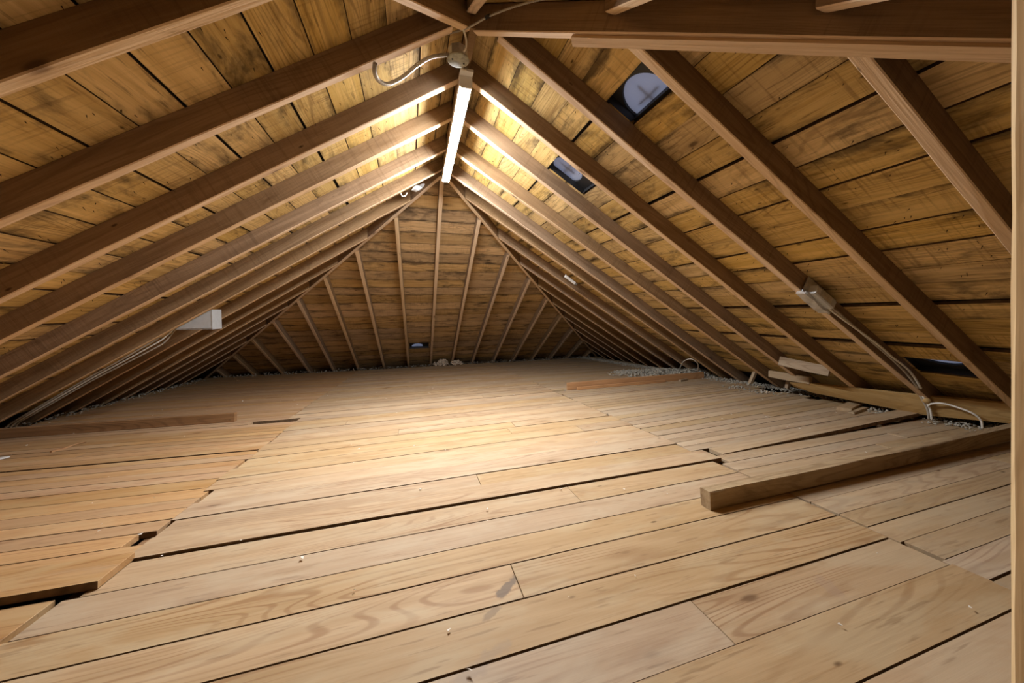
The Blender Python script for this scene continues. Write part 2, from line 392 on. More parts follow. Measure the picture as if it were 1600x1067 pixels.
def add_sheathing():
    def pos(slope, along, out, off):
        if slope == 'L': return Vector((-out, along, HR + off - TL * out))
        if slope == 'R': return Vector((out, along, HR + off - TR * out))
        if slope == 'F': return Vector((along, out, HR + off - TF * (out - YF)))
        return Vector((along, out, HR + off - TF * (YN - out)))
    FR = {'L': frame((0, 1, 0), NL), 'R': frame((0, 1, 0), NR), 'F': frame((1, 0, 0), NFAR), 'N': frame((1, 0, 0), NNEAR)}
    NRM = {'L': NL, 'R': NR, 'F': NFAR, 'N': NNEAR}
    def board(slope, a, b2, f0, f1, lo, hi):
        g0, g1 = R.choice((0.003, 0.004, 0.005, 0.006) if slope == 'L' else (0.0012, 0.003, 0.0045)), R.choice((0.0012, 0.002, 0.003))
        pts = []
        for al, fn, g in ((a, f0, g0), (b2, f0, g0), (b2, f1, -g1), (a, f1, -g1)):
            out = fn(al) + g + R.uniform(-0.0008, 0.0008)
            if slope in 'LR': al2 = min(max(al, yhip_near(-out if slope == 'L' else out) + 0.005), yhip_far(-out if slope == 'L' else out) - 0.005)
            else:
                d = (out - YF) if slope == 'F' else (YN - out); al2 = min(max(al, -d * TF / TL + 0.005), d * TF / TR - 0.005)
            al2 += 0.0012 if al == a else -0.0012
            pts.append(pos(slope, al2, out, DV + R.uniform(0, 0.0025)))
        mat = M_SHEATH_F if slope == 'F' else M_SHEATH
        prism('sheathing_board', pts, NRM[slope] * 0.019, FR[slope], mat, ceiling, side=M_BOARD_SIDE)
    for slope, o0, pitch, n in (('L', 0.083, 0.1345, 25), ('R', 0.121, 0.1285, 25)):
        sg = -1 if slope == 'L' else 1
        jit = [R.uniform(-0.004, 0.004) for _ in range(n + 3)]
        def seam(k, slope=slope, o0=o0, pitch=pitch, jit=jit):
            def f(y):
                if k < 0: return 0.012
                b0 = o0 + pitch * k + jit[k]
                return b0 * (1 - 0.05 * max(0, min(0.5, 1.45 - y))) if slope == 'R' else b0 + 0.02 * (min(y, 3.2) - 1.5)
            return f
        for k in range(-1, n):
            f0, f1 = seam(k), seam(k + 1); om = sg * f1(2.3)
            for a, b2, q0, q1 in sheath_course(slope, yhip_near(om), yhip_far(om), f0, f1): board(slope, a, b2, q0, q1, 0, 0)
    ys = [3.26, 3.42, 3.582, 3.737, 3.889, 4.040, 4.203, 4.348, 4.508, 4.661, 4.817, 4.977, 5.132, 5.313, 5.475, 5.637, 5.813, 5.97, 6.13, 6.30, 6.475, 6.68, 6.84, 7.0, 7.16, 7.32, 7.48]
    for y0, y1 in zip(ys, ys[1:]):
        d = y1 - YF; f0, f1 = (lambda x, y0=y0: y0 + 0.0), (lambda x, y1=y1: y1 + 0.0)
        for a, b2, q0, q1 in sheath_course('F', -d * TF / TL, d * TF / TR, f0, f1): board('F', a, b2, q0, q1, 0, 0)
    ys = [YN - 0.02 - 0.165 * k for k in range(20)]
    for y0, y1 in zip(ys, ys[1:]):
        d = YN - y1; f0, f1 = (lambda x, y0=y0: y0), (lambda x, y1=y1: y1)
        for a, b2, q0, q1 in sheath_course('N', -d * TF / TL, d * TF / TR, f0, f1): board('N', a, b2, q1, q0, 0, 0)
add_sheathing()

# rafters -----------------------------------------------------------
def rafter(name, path, width, depth, across, mats, seg=10, wob=0.0018, wf=None):
    """path(t) -> point on the near lower edge; 'across' runs to the far lower edge"""
    across = Vector(across); vs, fs, fm = [], [], []
    for s in range(seg + 1):
        p = path(s / seg); w = across * width * (1 + R.uniform(-0.03, 0.03))
        j = lambda: Vector((0, R.uniform(-wob, wob), R.uniform(-wob, wob)))
        ja, jb = j(), j()
        ch = Vector((0, 0, 0.004))
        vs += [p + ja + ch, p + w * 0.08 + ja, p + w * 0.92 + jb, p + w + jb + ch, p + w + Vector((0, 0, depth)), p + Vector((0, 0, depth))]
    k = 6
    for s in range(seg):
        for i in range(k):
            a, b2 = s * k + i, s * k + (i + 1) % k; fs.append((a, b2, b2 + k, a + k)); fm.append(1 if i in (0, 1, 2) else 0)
    fs.append(tuple(range(k))); fs.append(tuple(seg * k + i for i in range(k))); fm += [0, 0]
    d = (path(1) - path(0)); F = frame(d, (0, 0, 1))
    return local_mesh(name, vs, fs, F, mats, ceiling, fmat=fm)
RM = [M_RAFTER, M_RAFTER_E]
YL = {0: (1.067, .006), 1: (1.48, .009), 2: (1.877, .0245), 3: (2.264, .004), 4: (2.709, -.007), 5: (3.098, -.006), 6: (3.493, -.002), 7: (3.962, .011), 8: (4.345, .02), 9: (4.765, .01)}
YR = {-1: (.63, .008), 0: (1.066, -.004), 1: (1.466, -.010), 2: (1.849, -.001), 3: (2.236, .011), 4: (2.701, -.014), 5: (3.123, .008), 6: (3.422, -.003)}
XE = 3.72
for i in range(-1, 17):
    for sg, tab, T, yb in ((-1, YL, TL, 1.076), (1, YR, TR, 1.0486)):
        y0, sl = tab.get(i, (yb + 0.406 * i + R.uniform(-0.01, 0.01), R.uniform(-0.006, 0.006)))
        if i == -1 and sg == -1: y0, sl = 0.665, 0.004
        xs = 0.019
        if y0 + 0.02 > YF: xs = max(xs, (y0 + 0.045 - YF) * TF / T + 0.012)
        if y0 < YN: xs = max(xs, (YN - y0) * TF / T + 0.02)
        if xs > XE - 0.3: continue
        w = R.uniform(0.038, 0.043)
        dj = R.uniform(-0.004, 0.004)
        def path(t, sg=sg, y0=y0, sl=sl, xs=xs, T=T, dj=dj):
            x = xs + (XE - xs) * t
            return Vector((sg * x, y0 + sl * x, HR - T * x))
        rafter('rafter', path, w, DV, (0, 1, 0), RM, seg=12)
for k in range(-8, 9):
    x0 = {0: -.03, -1: -.465, 1: .39, 2: .84, -2: -.912, -3: -1.33, -4: -1.735}.get(k, -0.0137 - 0.02 + 0.4323 * k)
    xe = {0: -.032, -1: -.455, 1: .39, 2: .81, -2: -.908, -3: -1.365, -4: -1.79}.get(k, x0)
    ys = YF + abs(x0 + 0.02) * (TL if x0 < 0 else TR) / TF + 0.03
    if ys < 7.3:
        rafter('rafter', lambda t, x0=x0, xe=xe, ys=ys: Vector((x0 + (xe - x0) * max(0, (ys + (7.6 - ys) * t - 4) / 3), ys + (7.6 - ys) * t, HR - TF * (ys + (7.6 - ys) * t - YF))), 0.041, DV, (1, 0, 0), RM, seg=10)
    if abs(k) <= 3:
        if k == 2: x0 = 0.775
        yn = YN - abs(x0 + 0.02) * (TL if x0 < 0 else TR) / TF - 0.04
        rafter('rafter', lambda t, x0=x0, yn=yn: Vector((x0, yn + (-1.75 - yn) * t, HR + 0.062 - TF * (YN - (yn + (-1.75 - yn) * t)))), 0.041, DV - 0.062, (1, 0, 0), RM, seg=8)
# hip rafters: deeper boards on edge along the four hips
def hip(sx, sy, drop=0.0, label=None):
    T = TL if sx < 0 else TR; y0 = YF if sy > 0 else YN; L_ = 3.75
    d = Vector((sx, sy * T / TF, 0)); acr = Vector((-d.y, d.x, 0)).normalized(); w = 0.038
    if acr.y < 0: acr = -acr
    def path(t):
        s = 0.015 + (L_ - 0.015) * t
        return Vector((sx * s, y0 + sy * s * T / TF, HR - T * s - drop)) - acr * w / 2
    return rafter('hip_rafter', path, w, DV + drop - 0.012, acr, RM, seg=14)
hip(-1, 1, 0.004); hip(1, 1, 0.004); hip(-1, -1, 0.006); hip(1, -1, 0.012)
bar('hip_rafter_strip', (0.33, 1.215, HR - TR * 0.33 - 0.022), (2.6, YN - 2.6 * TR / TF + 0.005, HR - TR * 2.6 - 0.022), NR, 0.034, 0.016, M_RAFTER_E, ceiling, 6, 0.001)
bar('ridge_board', (0.004, YN - 0.04, HR + 0.038), (0.004, YF + 0.05, HR + 0.038), (0, 0, 1), 0.034, 0.115, M_RAFTER, ceiling, 6, 0.001)

# roof vents -----------------------------------------------------------
def roof_vent(s, a0, a1, b0, b1, rc, shift=(0, 0)):
    am, bmid = (a0 + a1) / 2 + shift[0], (b0 + b1) / 2 + shift[1]
    if s == 'R': P = lambda a, b2, off: Vector((a, b2, HR + DECK - TR * a)) + NR * off; n = NR; F = frame((0, 1, 0), NR)
    else: P = lambda a, b2, off: Vector((b2, a, HR + DECK - TF * (a - YF))) + NFAR * off; n = NFAR; F = frame((1, 0, 0), NFAR)
    c = P(am, bmid, 0.012); u, v = F.col[0], F.col[1]; N_ = 36
    vs, fs = [], []
    pa, pb = 0.03, 0.03
    for k in range(N_):                                     # flange: square outside, round throat, short neck above
        an = 2 * math.pi * k / N_; dx, dy = math.cos(an), math.sin(an); q = 0.30 / max(abs(dx), abs(dy))
        d = u * dx + v * dy
        vs += [c + d * max(q, rc + 0.03), c + d * rc, c + d * rc + n * 0.012]
    for k in range(N_):
        a, b2 = 3 * k, 3 * ((k + 1) % N_)
        fs += [(a, b2, b2 + 1, a + 1), (a + 1, b2 + 1, b2 + 2, a + 2)]
    o = local_mesh('roof_vent', vs, fs, I3, M_BLACK, ceiling)
    prof = [(rc * 1.05, 0.0)] + [(rc * 1.05 * math.cos(t), 0.07 * math.sin(t)) for t in [0.25 * math.pi / 2 * j for j in range(1, 4)]] + [(0.0005, 0.07)]
    dm = lathe('vent_dome', prof, c + n * 0.012, n, M_DOME, o, 36)
    rb = bar('dome_rib', c + n * 0.022 - u * rc * 0.55, c + n * 0.022 + u * rc * 0.55, n, 0.009, 0.009, M_DARKM, o)
    rb = bar('dome_rib', c + n * 0.022 - v * rc * 0.55, c + n * 0.022 + v * rc * 0.55, n, 0.009, 0.009, M_DARKM, o)
    # curb: the black sides of the opening between sheathing and flange
    cs = [P(a0, b0, -0.026), P(a1, b0, -0.026), P(a1, b1, -0.026), P(a0, b1, -0.026)]; vs2 = cs + [p + n * 0.038 for p in cs]
    local_mesh('vent_curb', vs2, [(0, 1, 5, 4), (1, 2, 6, 5), (2, 3, 7, 6), (3, 0, 4, 7)], F, M_BLACK, o)
for vt, rc, sh in zip(VENTS, (0.118, 0.112, 0.112, 0.10), ((0.046, 0.05), (-0.03, 0.11), (-0.05, 0.02), (0.09, -0.03))): roof_vent(*vt, rc, sh)

# nails that come through the sheathing --------------------------------
def nails():
    parts = []
    for sg, T, n in ((-1, TL, NL), (1, TR, NR)):
        for _ in range(420):
            x = R.uniform(0.15, 2.9); y = R.uniform(max(0.75, yhip_near(sg * x) + 0.1), min(3.2, yhip_far(sg * x) - 0.1))
            p = Vector((sg * x, y, HR + DV - T * x)); d = (-n + Vector((R.uniform(-.5, .5), R.uniform(-.5, .5), 0))).normalized() * R.uniform(0.008, 0.02)
            a = d.orthogonal().normalized() * 0.0018; b2 = d.cross(a).normalized() * 0.0018
            parts.append(([p + a, p - a * 0.5 + b2, p - a * 0.5 - b2, p + d], [(0, 1, 2), (0, 1, 3), (1, 2, 3), (2, 0, 3)]))
    merged('nail', parts, I3, M_NAIL, ceiling)
nails()

# ------------------------------------------------------------------ floor
fv = [Vector((x, y, fz(x, y) - 0.16)) for x, y in ((-4.6, -3.2), (4.6, -3.2), (4.6, 8.6), (-4.6, 8.6))]
floor = prism('floor', fv, Vector((0, 0, -0.05)), frame(FU, FN), M_SUB); floor['kind'] = 'structure'
# Blender parents keep the floor slab's own rotation out of the boards: boards hang from an unrotated mesh origin
floor.data.transform(floor.matrix_basis); floor.matrix_basis = Matrix.Identity(4)
FF = frame(FU, FN)
for x in [-3.2 + 0.4 * k for k in range(17)]:
    prism('joist', [fl(x - .02, -1.7, -0.0235), fl(x + .02, -1.7, -0.0235), fl(x + .02, 7.2, -0.0235), fl(x - .02, 7.2, -0.0235)], Vector((0, 0, -0.13)), frame((0, 1, -0.056), FN), M_PLANK, floor)
TH = 0.021
def fboard(xa, xb, va0, va1, vb0, vb1, mat, dz=(0, 0), as_data=False, thick=TH):
    """board from xa to xb between seams va0..va1 (at xa) and vb0..vb1 (at xb); dz lifts its two ends"""
    g = 0.0009 + 0.0011 * min(1, max(0, va0 - 0.9))
    pts = [fl(xa, va0 + g, dz[0]), fl(xb, vb0 + g, dz[1]), fl(xb, vb1 - g, dz[1]), fl(xa, va1 - g, dz[0])]
    if as_data: return prism_data(pts, -FN * thick, 0.0)
    return prism('floor_board', pts, -FN * thick, FF, mat, floor, inset=0.0013, side=M_BOARD_SIDE)
# seams of the middle run of wide boards (distance along the room)
MID = [0.445 - 0.1335 * k for k in range(16, 0, -1)] + [.445, .578, .708, .847, .985, 1.113, 1.240, 1.386, 1.512, 1.640, 1.783, 1.918, 2.050, 2.190, 2.330, 2.470, 2.605, 2.765]
while MID[-1] < 7.0: MID.append(MID[-1] + 0.137)
def mslope(v): return 0.0 if v < 1.5 else min(0.022, (v - 1.5) * 0.04)
def mv(v, x): return v + mslope(v) * x
JL = lambda v: -1.205 + R.uniform(-0.012, 0.012) if v > 1.9 or v < 1.2 else (-1.165 + R.uniform(-0.02, 0.025))
far_parts = {0: [], 1: [], 2: []}
VFAR = 4.3
EDGE_L = {}
for a, b2 in zip(MID, MID[1:]):
    mid = (a + b2) / 2; xl = JL(mid) - (0.10 if mid > 3.3 else 0.0); xr = 1.165 + R.uniform(-0.012, 0.012)
    cuts = []
    fixed = {.516: [], .643: [.388], .777: [], .916: [-.01], 1.049: [], 1.1765: [], 1.313: [.355], 1.449: [], 2.5375: [-.40], 2.26: [.33], 1.85: []}
    for key, cc in fixed.items():
        if abs(key - mid) < 0.02: cuts = list(cc); break
    else:
        if R.random() < 0.5: cuts = [R.choice((-.81, -.40, 0.0, .40, .80)) + R.uniform(-.02, .02)]
    if abs(mid - 1.449) < .03: xr = 1.22
    if abs(mid - .777) < .03 or abs(mid - .643) < .03: xr = 1.163
    g = R.choice((0, 0, 0.001, 0.002)); dz = R.uniform(-0.0015, 0.0015) + (0.009 if 1.386 <= a < 1.39 else 0.004 if a > 1.39 else 0.0)
    g1 = 0.005 if abs(b2 - 1.386) < .01 else (0.0022 if b2 in (.445, .708, .847, .985, 1.113) else 0)
    xs = [xl] + cuts + [xr]
    for x0, x1 in zip(xs, xs[1:]):
        q = R.uniform(-0.001, 0.001)
        args = (x0 + .001, x1 - .001, mv(a, x0) + g * .5 + q, mv(b2, x0) - g * .5 - g1, mv(a, x1) + g * .5, mv(b2, x1) - g * .5 - g1 + q)
        if mid < VFAR: fboard(*args, M_FLOOR, (dz, dz + R.uniform(-.001, .001)))
        else: far_parts[0].append(fboard(*args, M_FLOOR, (dz, dz), as_data=True))
# left run of narrow orange boards
LEFT = [-1.6 + 0.1415 * k for k in range(19)]
LEFT = [v for v in LEFT if v < 1.0] + [1.11, 1.25, 1.398, 1.49, 1.575, 1.66, 1.75, 1.84, 1.945, 2.056, 2.142, 2.228, 2.315, 2.40, 2.487, 2.573]
while LEFT[-1] < 7.0: LEFT.append(LEFT[-1] + 0.088)
def lslope(v): return -0.03 - 0.057 * min(1, max(0, (v - 1.4) / 0.65)) if v > 1.3 else -0.02
def lv(v, x): return v + lslope(v) * (x + 1.2)
def floor_x_left(y): return -(HR - fz(-3.3, y)) / TL
def floor_x_right(y): return (HR - fz(3.2, y)) / TR
for a, b2 in zip(LEFT, LEFT[1:]):
    mid = (a + b2) / 2
    xe = floor_x_left(mid + 0.2) + R.uniform(-0.02, 0.06); xr = -1.208 + R.uniform(-0.01, 0.012)
    if 1.4 < mid < 1.9: xr = -1.185
    if mid > 3.3: xr -= 0.10
    dz = (R.uniform(-.001, .001), R.uniform(-.001, .001)); gb = gt = R.choice((0, 0, .0005, .0015))
    if abs(mid - 1.324) < .03: xr, dz, gb = -1.135, (0.030, 0.024), 0.012
    if abs(mid - 1.18) < .03: xr, dz, gt = -1.215, (0.0, 0.0), 0.0
    if abs(mid - 1.444) < .02: xr = -1.15
    if abs(mid - 1.532) < .02: xr = -1.235
    if abs(mid - 2.4435) < .02: gt = 0.016
    if abs(mid - 3.25) < .045: xr = -1.56
    xs = [xe] + ([R.uniform(-2.6, -1.8)] if R.random() < 0.4 and mid > 1.45 else []) + [xr]
    for x0, x1 in zip(xs, xs[1:]):
        args = (x0 + .0008, x1 - .0008, lv(a, x0) + gb, lv(b2, x0) - gt, lv(a, x1) + gb, lv(b2, x1) - gt)
        if mid < 3.4: fboard(*args, M_FLOOR_L, dz)
        else: far_parts[1].append(fboard(*args, M_FLOOR_L, dz, as_data=True))
# right run
RIGHT = [.506 - .0875 * k for k in range(24, 0, -1)] + [.506, .594, .682, .767, .851, .945, 1.035, 1.145, 1.256, 1.345, 1.432, 1.530, 1.602, 1.672, 1.740, 1.815, 1.90, 1.990, 2.075, 2.16, 2.248, 2.335]
while RIGHT[-1] < 7.0: RIGHT.append(RIGHT[-1] + 0.0875)
def rslope(v): return 0.008 if v < 1.3 else min(0.085, 0.008 + (v - 1.3) * 0.10) if v < 2.3 else max(0.03, 0.085 - (v - 2.3) * .06)
def rv(v, x): return v + rslope(v) * (x - 1.17)
for a, b2 in zip(RIGHT, RIGHT[1:]):
    mid = (a + b2) / 2
    xe = floor_x_right(mid + 0.15) + R.uniform(-0.06, 0.05); xl = 1.170 + R.uniform(-0.006, 0.012)
    if 1.25 < mid < 2.6: xe = min(xe, 3.10 + R.uniform(-.05, .1))
    dz = (R.uniform(-.001, .001), R.uniform(-.001, .001)); gb = R.choice((0, 0, .0008, .002))
    if abs(mid - 1.481) < .02: xl, xe, dz, gb = 1.285, 3.12, (0.001, 0.040), 0.004
    if abs(mid - 1.3885) < .02: xl = 1.23
    if abs(mid - .5505) < .02: gb = 0.006
    if abs(mid - 3.48) < .045: xl = 1.31
    if 1.2 < mid < 1.45: dz = (0, -0.004)
    xs = [xl] + ([R.uniform(1.8, 2.6)] if R.random() < 0.35 and abs(mid - 1.481) > .02 else []) + [xe]
    for x0, x1 in zip(xs, xs[1:]):
        args = (x0 + .0008, x1 - .0008, rv(a, x0) + gb, rv(b2, x0), rv(a, x1) + gb, rv(b2, x1))
        if mid < 3.6: fboard(*args, M_FLOOR_R, dz)
        else: far_parts[2].append(fboard(*args, M_FLOOR_R, dz, as_data=True))
for k, m in ((0, M_FLOOR), (1, M_FLOOR_L), (2, M_FLOOR_R)): merged('far_floor_boards', far_parts[k], FF, m, floor)

# ------------------------------------------------------------------ strip light under the ridge
yA, yB, xA, xB, zb = 1.785, 3.11, 0.004, 0.008, 2.24
lt = thing('strip_light', 'lit white LED strip light hanging under the ridge board', 'light', ((xA + xB) / 2, (yA + yB) / 2, zb))
def lens():
    vs, fs = [], []; K = 10
    for y, x in ((yA, xA), (yB, xB)):
        for k in range(K + 1):
            t = math.pi * k / K; vs.append(Vector((x - 0.029 * math.cos(t), y, zb + 0.012 - 0.012 * math.sin(t))))
    for k in range(K): fs.append((k, k + 1, k + 1 + K + 1, k + K + 1))
    fs.append(tuple(range(K, -1, -1))); fs.append(tuple(range(K + 1, 2 * K + 2))); fs.append((0, K + 1, 2 * K + 1, K))
    return local_mesh('diffuser', vs, fs, I3, M_LENS, lt)
lens()
bar('housing', (xA, yA - 0.012, zb + 0.033), (xB, yB + 0.012, zb + 0.033), (0, 0, 1), 0.063, 0.044, M_HOUSING, lt)
bar('end_cap', (xA, yA - 0.012, zb + 0.024), (xA, yA - 0.001, zb + 0.024), (0, 0, 1), 0.064, 0.056, M_HOUSING, lt, bev=0.008)
bar('end_cap', (xB, yB + 0.001, zb + 0.024), (xB, yB + 0.012, zb + 0.024), (0, 0, 1), 0.064, 0.056, M_HOUSING, lt, bev=0.008)
bar('mounting_bracket', (xA, yA - 0.05, zb + 0.060), (xA, yA + 0.03, zb + 0.060), (0, 0, 1), 0.066, 0.012, M_HOUSING, lt)
bar('mounting_bracket', (xB, yB - 0.12, zb + 0.060), (xB, yB - 0.02, zb + 0.060), (0, 0, 1), 0.066, 0.012, M_STEEL, lt)
for y in (yA - 0.02, yB - 0.07): bar('hanger', (0.004, y, zb + 0.06), (0.004, y, HR - 0.015), (0, 1, 0), 0.012, 0.004, M_STEEL, lt)
tube('feed_wire', [(-0.045, 1.645, 2.262), (-0.03, 1.68, 2.262), (-0.012, 1.715, 2.285), (0.002, 1.74, 2.302)], 0.004, M_CABLE, lt)

jb = thing('junction_box', 'round zinc-covered junction box on the ridge above the strip light', 'junction box', (-0.055, 1.613, 2.25))
lathe('cover', [(0.0005, -0.004), (0.040, -0.004), (0.050, -0.001), (0.050, 0.004), (0.0005, 0.004)], (-0.055, 1.613, 2.252), (0, 0, 1), M_COVER, jb)
lathe('box_body', [(0.044, 0.0), (0.044, 0.045), (0.0005, 0.045)], (-0.055, 1.613, 2.257), (0, 0, 1), M_STEEL, jb, 8, False)
for dx in (-0.027, 0.027): lathe('screw', [(0.0005, -0.0035), (0.004, -0.003), (0.004, 0.001)], (-0.055 + dx, 1.613 + dx * 0.3, 2.2475), (0, 0, 1), M_DARKM, jb, 8)
tag(tube('armoured_cable', [(-0.098, 1.617, 2.273), (-0.173, 1.589, 2.229), (-0.237, 1.601, 2.19), (-0.299, 1.636, 2.151), (-0.362, 1.64, 2.112), (-0.397, 1.588, 2.088), (-0.407, 1.52, 2.078), (-0.401, 1.486, 2.092)], 0.0085, M_BX, None, 8, 22, 0.10),
    'metal armoured cable looping left from the round junction box to a rafter', 'cable')
tag(tube('armoured_cable', [(-0.14, 1.60, 2.335), (-0.095, 1.585, 2.345), (-0.038, 1.522, 2.326), (-0.001, 1.478, 2.320), (0.049, 1.425, 2.321), (0.131, 1.340, 2.307), (0.21, 1.255, 2.28), (0.292, 1.168, 2.238), (0.40, 1.05, 2.19)], 0.0042, M_BX, None, 8, 26, 0.10),
    'thin pale armoured cable clipped across the dark beam above the strip light', 'cable')
tag(bar('cable_clip', (0.041, 1.419, 2.312), (0.053, 1.433, 2.330), (-0.7, 0.7, 0), 0.014, 0.016, M_DARKM), 'small black clip holding the thin cable to the ridge beam', 'clip')
tag(tube('loose_wire', [(-0.045, 1.52, 2.328), (-0.034, 1.535, 2.318), (-0.026, 1.548, 2.298), (-0.027, 1.560, 2.275), (-0.036, 1.568, 2.262)], 0.0045, M_CABLE), 'short loose white wire end hanging above the round junction box', 'wire')

# ------------------------------------------------------------------ electrical boxes and cables on the slopes
gb = thing('metal_box', 'grey steel electrical box hung behind a left slope rafter', 'electrical box', (-2.06, 3.62, 0.98))
bar('box_body', (-2.19, 3.625, 1.062), (-1.945, 3.625, 1.062), (0, 0, 1), 0.145, 0.165, M_STEELP, gb)
bar('end_plate', (-1.945, 3.625, 1.062), (-1.941, 3.625, 1.062), (0, 0, 1), 0.150, 0.170, M_STEELP, gb)
bar('cover_lip', (-2.195, 3.552, 0.984), (-1.943, 3.552, 0.984), (0, 0, 1), 0.004, 0.012, M_STEEL, gb)
lathe('cable_connector', [(0.0005, -0.045), (0.014, -0.045), (0.016, -0.02), (0.020, -0.015), (0.020, 0.0)], (-2.19, 3.60, 1.03), (1, 0, 0), M_WHITE, gb, 12)
bar('backing_block', (-2.30, 3.565, 1.005), (-2.195, 3.565, 1.020), (0, 0, 1), 0.035, 0.05, M_CLEAT, gb)
for k, (dy, dz, m) in enumerate(((0, 0, M_CABLE_G), (0.022, -0.022, M_CABLE), (0.040, -0.05, M_CABLE_G))):
    tag(tube('cable', [(-2.225, 3.60 + dy, 1.015), (-2.30, 3.57 + dy, 0.935 + dz), (-2.38, 3.552 + dy, 0.872 + dz), (-2.56, 3.548 + dy, 0.750 + dz * 0.7), (-2.82, 3.572 + dy, 0.592 + dz * 0.5), (-3.16, 3.605 + dy, 0.372 + dz * 0.4), (-3.34, 3.66 + dy * 2, 0.262), (-3.40, 3.70 + dy * 2.4, 0.19)], 0.0055, m),
        ['brown-grey cable nearest the camera running down left rafter from grey steel box', 'pale cable in the middle of the bundle below the grey steel box', 'brown-grey cable at the back of the bundle below the grey steel box'][k], 'cable', 'cables from the left steel box')
rbx = thing('surface_box', 'pale metal surface box with clear backing plate on a right slope rafter', 'electrical box', (1.93, 1.44, 1.14))
def rp(x, y, n): return Vector((x, y, HR - TR * x)) + NR * n
UR = Vector((1, 0, -TR)).normalized()
bar('box_body', rp(1.865, 1.415, 0.022), rp(2.005, 1.415, 0.022), NR, 0.058, 0.052, M_STEELP, rbx, bev=0.006)
bar('bottom_cover', rp(1.845, 1.447, -0.010), rp(2.025, 1.447, -0.010), NR, 0.050, 0.016, M_FOIL, rbx, 5, 0.004)
bar('backing_plate', rp(1.835, 1.434, 0.040), rp(2.050, 1.434, 0.040), NR, 0.006, 0.095, M_STEEL, rbx)
bar('front_label', rp(1.895, 1.3853, 0.022), rp(1.975, 1.3853, 0.022), NR, 0.002, 0.030, M_STEEL, rbx)
for k, dy in enumerate((0.0, 0.014)):
    tag(tube('cable', [rp(2.0, 1.432 - dy, 0.012), rp(2.06, 1.425 - dy, 0.03 - 2 * dy), rp(2.36, 1.412 - dy, 0.02), rp(2.50, 1.408 - dy, 0.018), rp(2.66, 1.408 - dy, 0.01 + dy), rp(2.80, 1.41 - dy, -0.012), (2.930, 1.50 - dy, 0.565), (2.948, 1.472 - dy, 0.485), (2.985, 1.455 - dy, 0.40), (2.995, 1.450 - dy, 0.325)], 0.006, (M_CABLE_G, M_CABLE)[k]),
        ['grey cable lying nearer the rafter down from the right surface box', 'white cable lying in front down from the right surface box'][k], 'cable', 'cables from the right surface box')
tag(tube('cable', [(2.972, 1.445, 0.415), (2.962, 1.42, 0.440), (2.958, 1.365, 0.455), (2.960, 1.300, 0.443), (2.966, 1.25, 0.424), (2.982, 1.225, 0.39), (2.992, 1.222, 0.338)], 0.0055, M_CABLE), 'white cable arching from the eave board down to the grey floor', 'cable')
lathe_k = lathe('cable_knot', [(0.0005, -0.02), (0.016, -0.014), (0.022, 0.0), (0.014, 0.015), (0.0005, 0.018)], (2.965, 1.445, 0.455), (-1, -0.3, 0.2), M_PLATE, None, 10)
tag(lathe_k, 'small round wooden knob where the white cable crosses the eave board', 'knob')
tag(tube('cable_loop', [(3.20, 3.95, 0.245), (3.037, 3.704, 0.385), (2.93, 3.50, 0.455), (2.886, 3.409, 0.475)], 0.006, M_CABLE), 'white cable end drooping left of the insulation heap by the right eave', 'cable', 'cable ends by the insulation heap')
tag(tube('cable_loop', [(2.886, 3.409, 0.478), (2.935, 3.40, 0.455), (3.00, 3.42, 0.41), (3.123, 3.541, 0.325), (3.24, 3.68, 0.225)], 0.006, M_CABLE), 'white cable end drooping right of the insulation heap by the right eave', 'cable', 'cable ends by the insulation heap')

def crumple(name, c, size, mat, seed, sub=2, amp=0.35):
    bm = bmesh.new(); bmesh.ops.create_icosphere(bm, subdivisions=sub, radius=1); rr = random.Random(seed)
    for v in bm.verts: v.co *= 1 + rr.uniform(-amp, amp)
    me = bpy.data.meshes.new(name); 
    for v in bm.verts: v.co = Vector((v.co.x * size[0], v.co.y * size[1], v.co.z * size[2]))
    bm.to_mesh(me); bm.free(); me.materials.append(mat)
    return link(name, me, None, Vector(c))
cf = crumple('foil_wrap', (-0.225, 3.262, 2.222), (0.062, 0.03, 0.026), M_FOIL, 3); cf.rotation_euler = (0, -0.55, 0.35)
tag(cf, 'crumpled silver foil wrap tucked behind the left hip rafter near the ridge', 'foil')
tag(tube('loose_wire', [(-0.375, 3.145, 2.125), (-0.36, 3.15, 2.098), (-0.335, 3.15, 2.104), (-0.32, 3.15, 2.13)], 0.004, M_CABLE), 'short white wire loop under a rafter beside the crumpled foil', 'wire')
wc = thing('connector_sleeve', 'small translucent white sleeve on a far right slope rafter', 'sleeve', (1.43, 3.64, 1.44))
bar('sleeve', (1.375, 3.64, 1.475), (1.505, 3.665, 1.395), (0, 0, 1), 0.030, 0.034, M_WHITE, wc, 3, 0.002, 0.010)
bar('sleeve_end', (1.505, 3.665, 1.395), (1.53, 3.67, 1.38), (0, 0, 1), 0.020, 0.022, M_STEEL, wc)

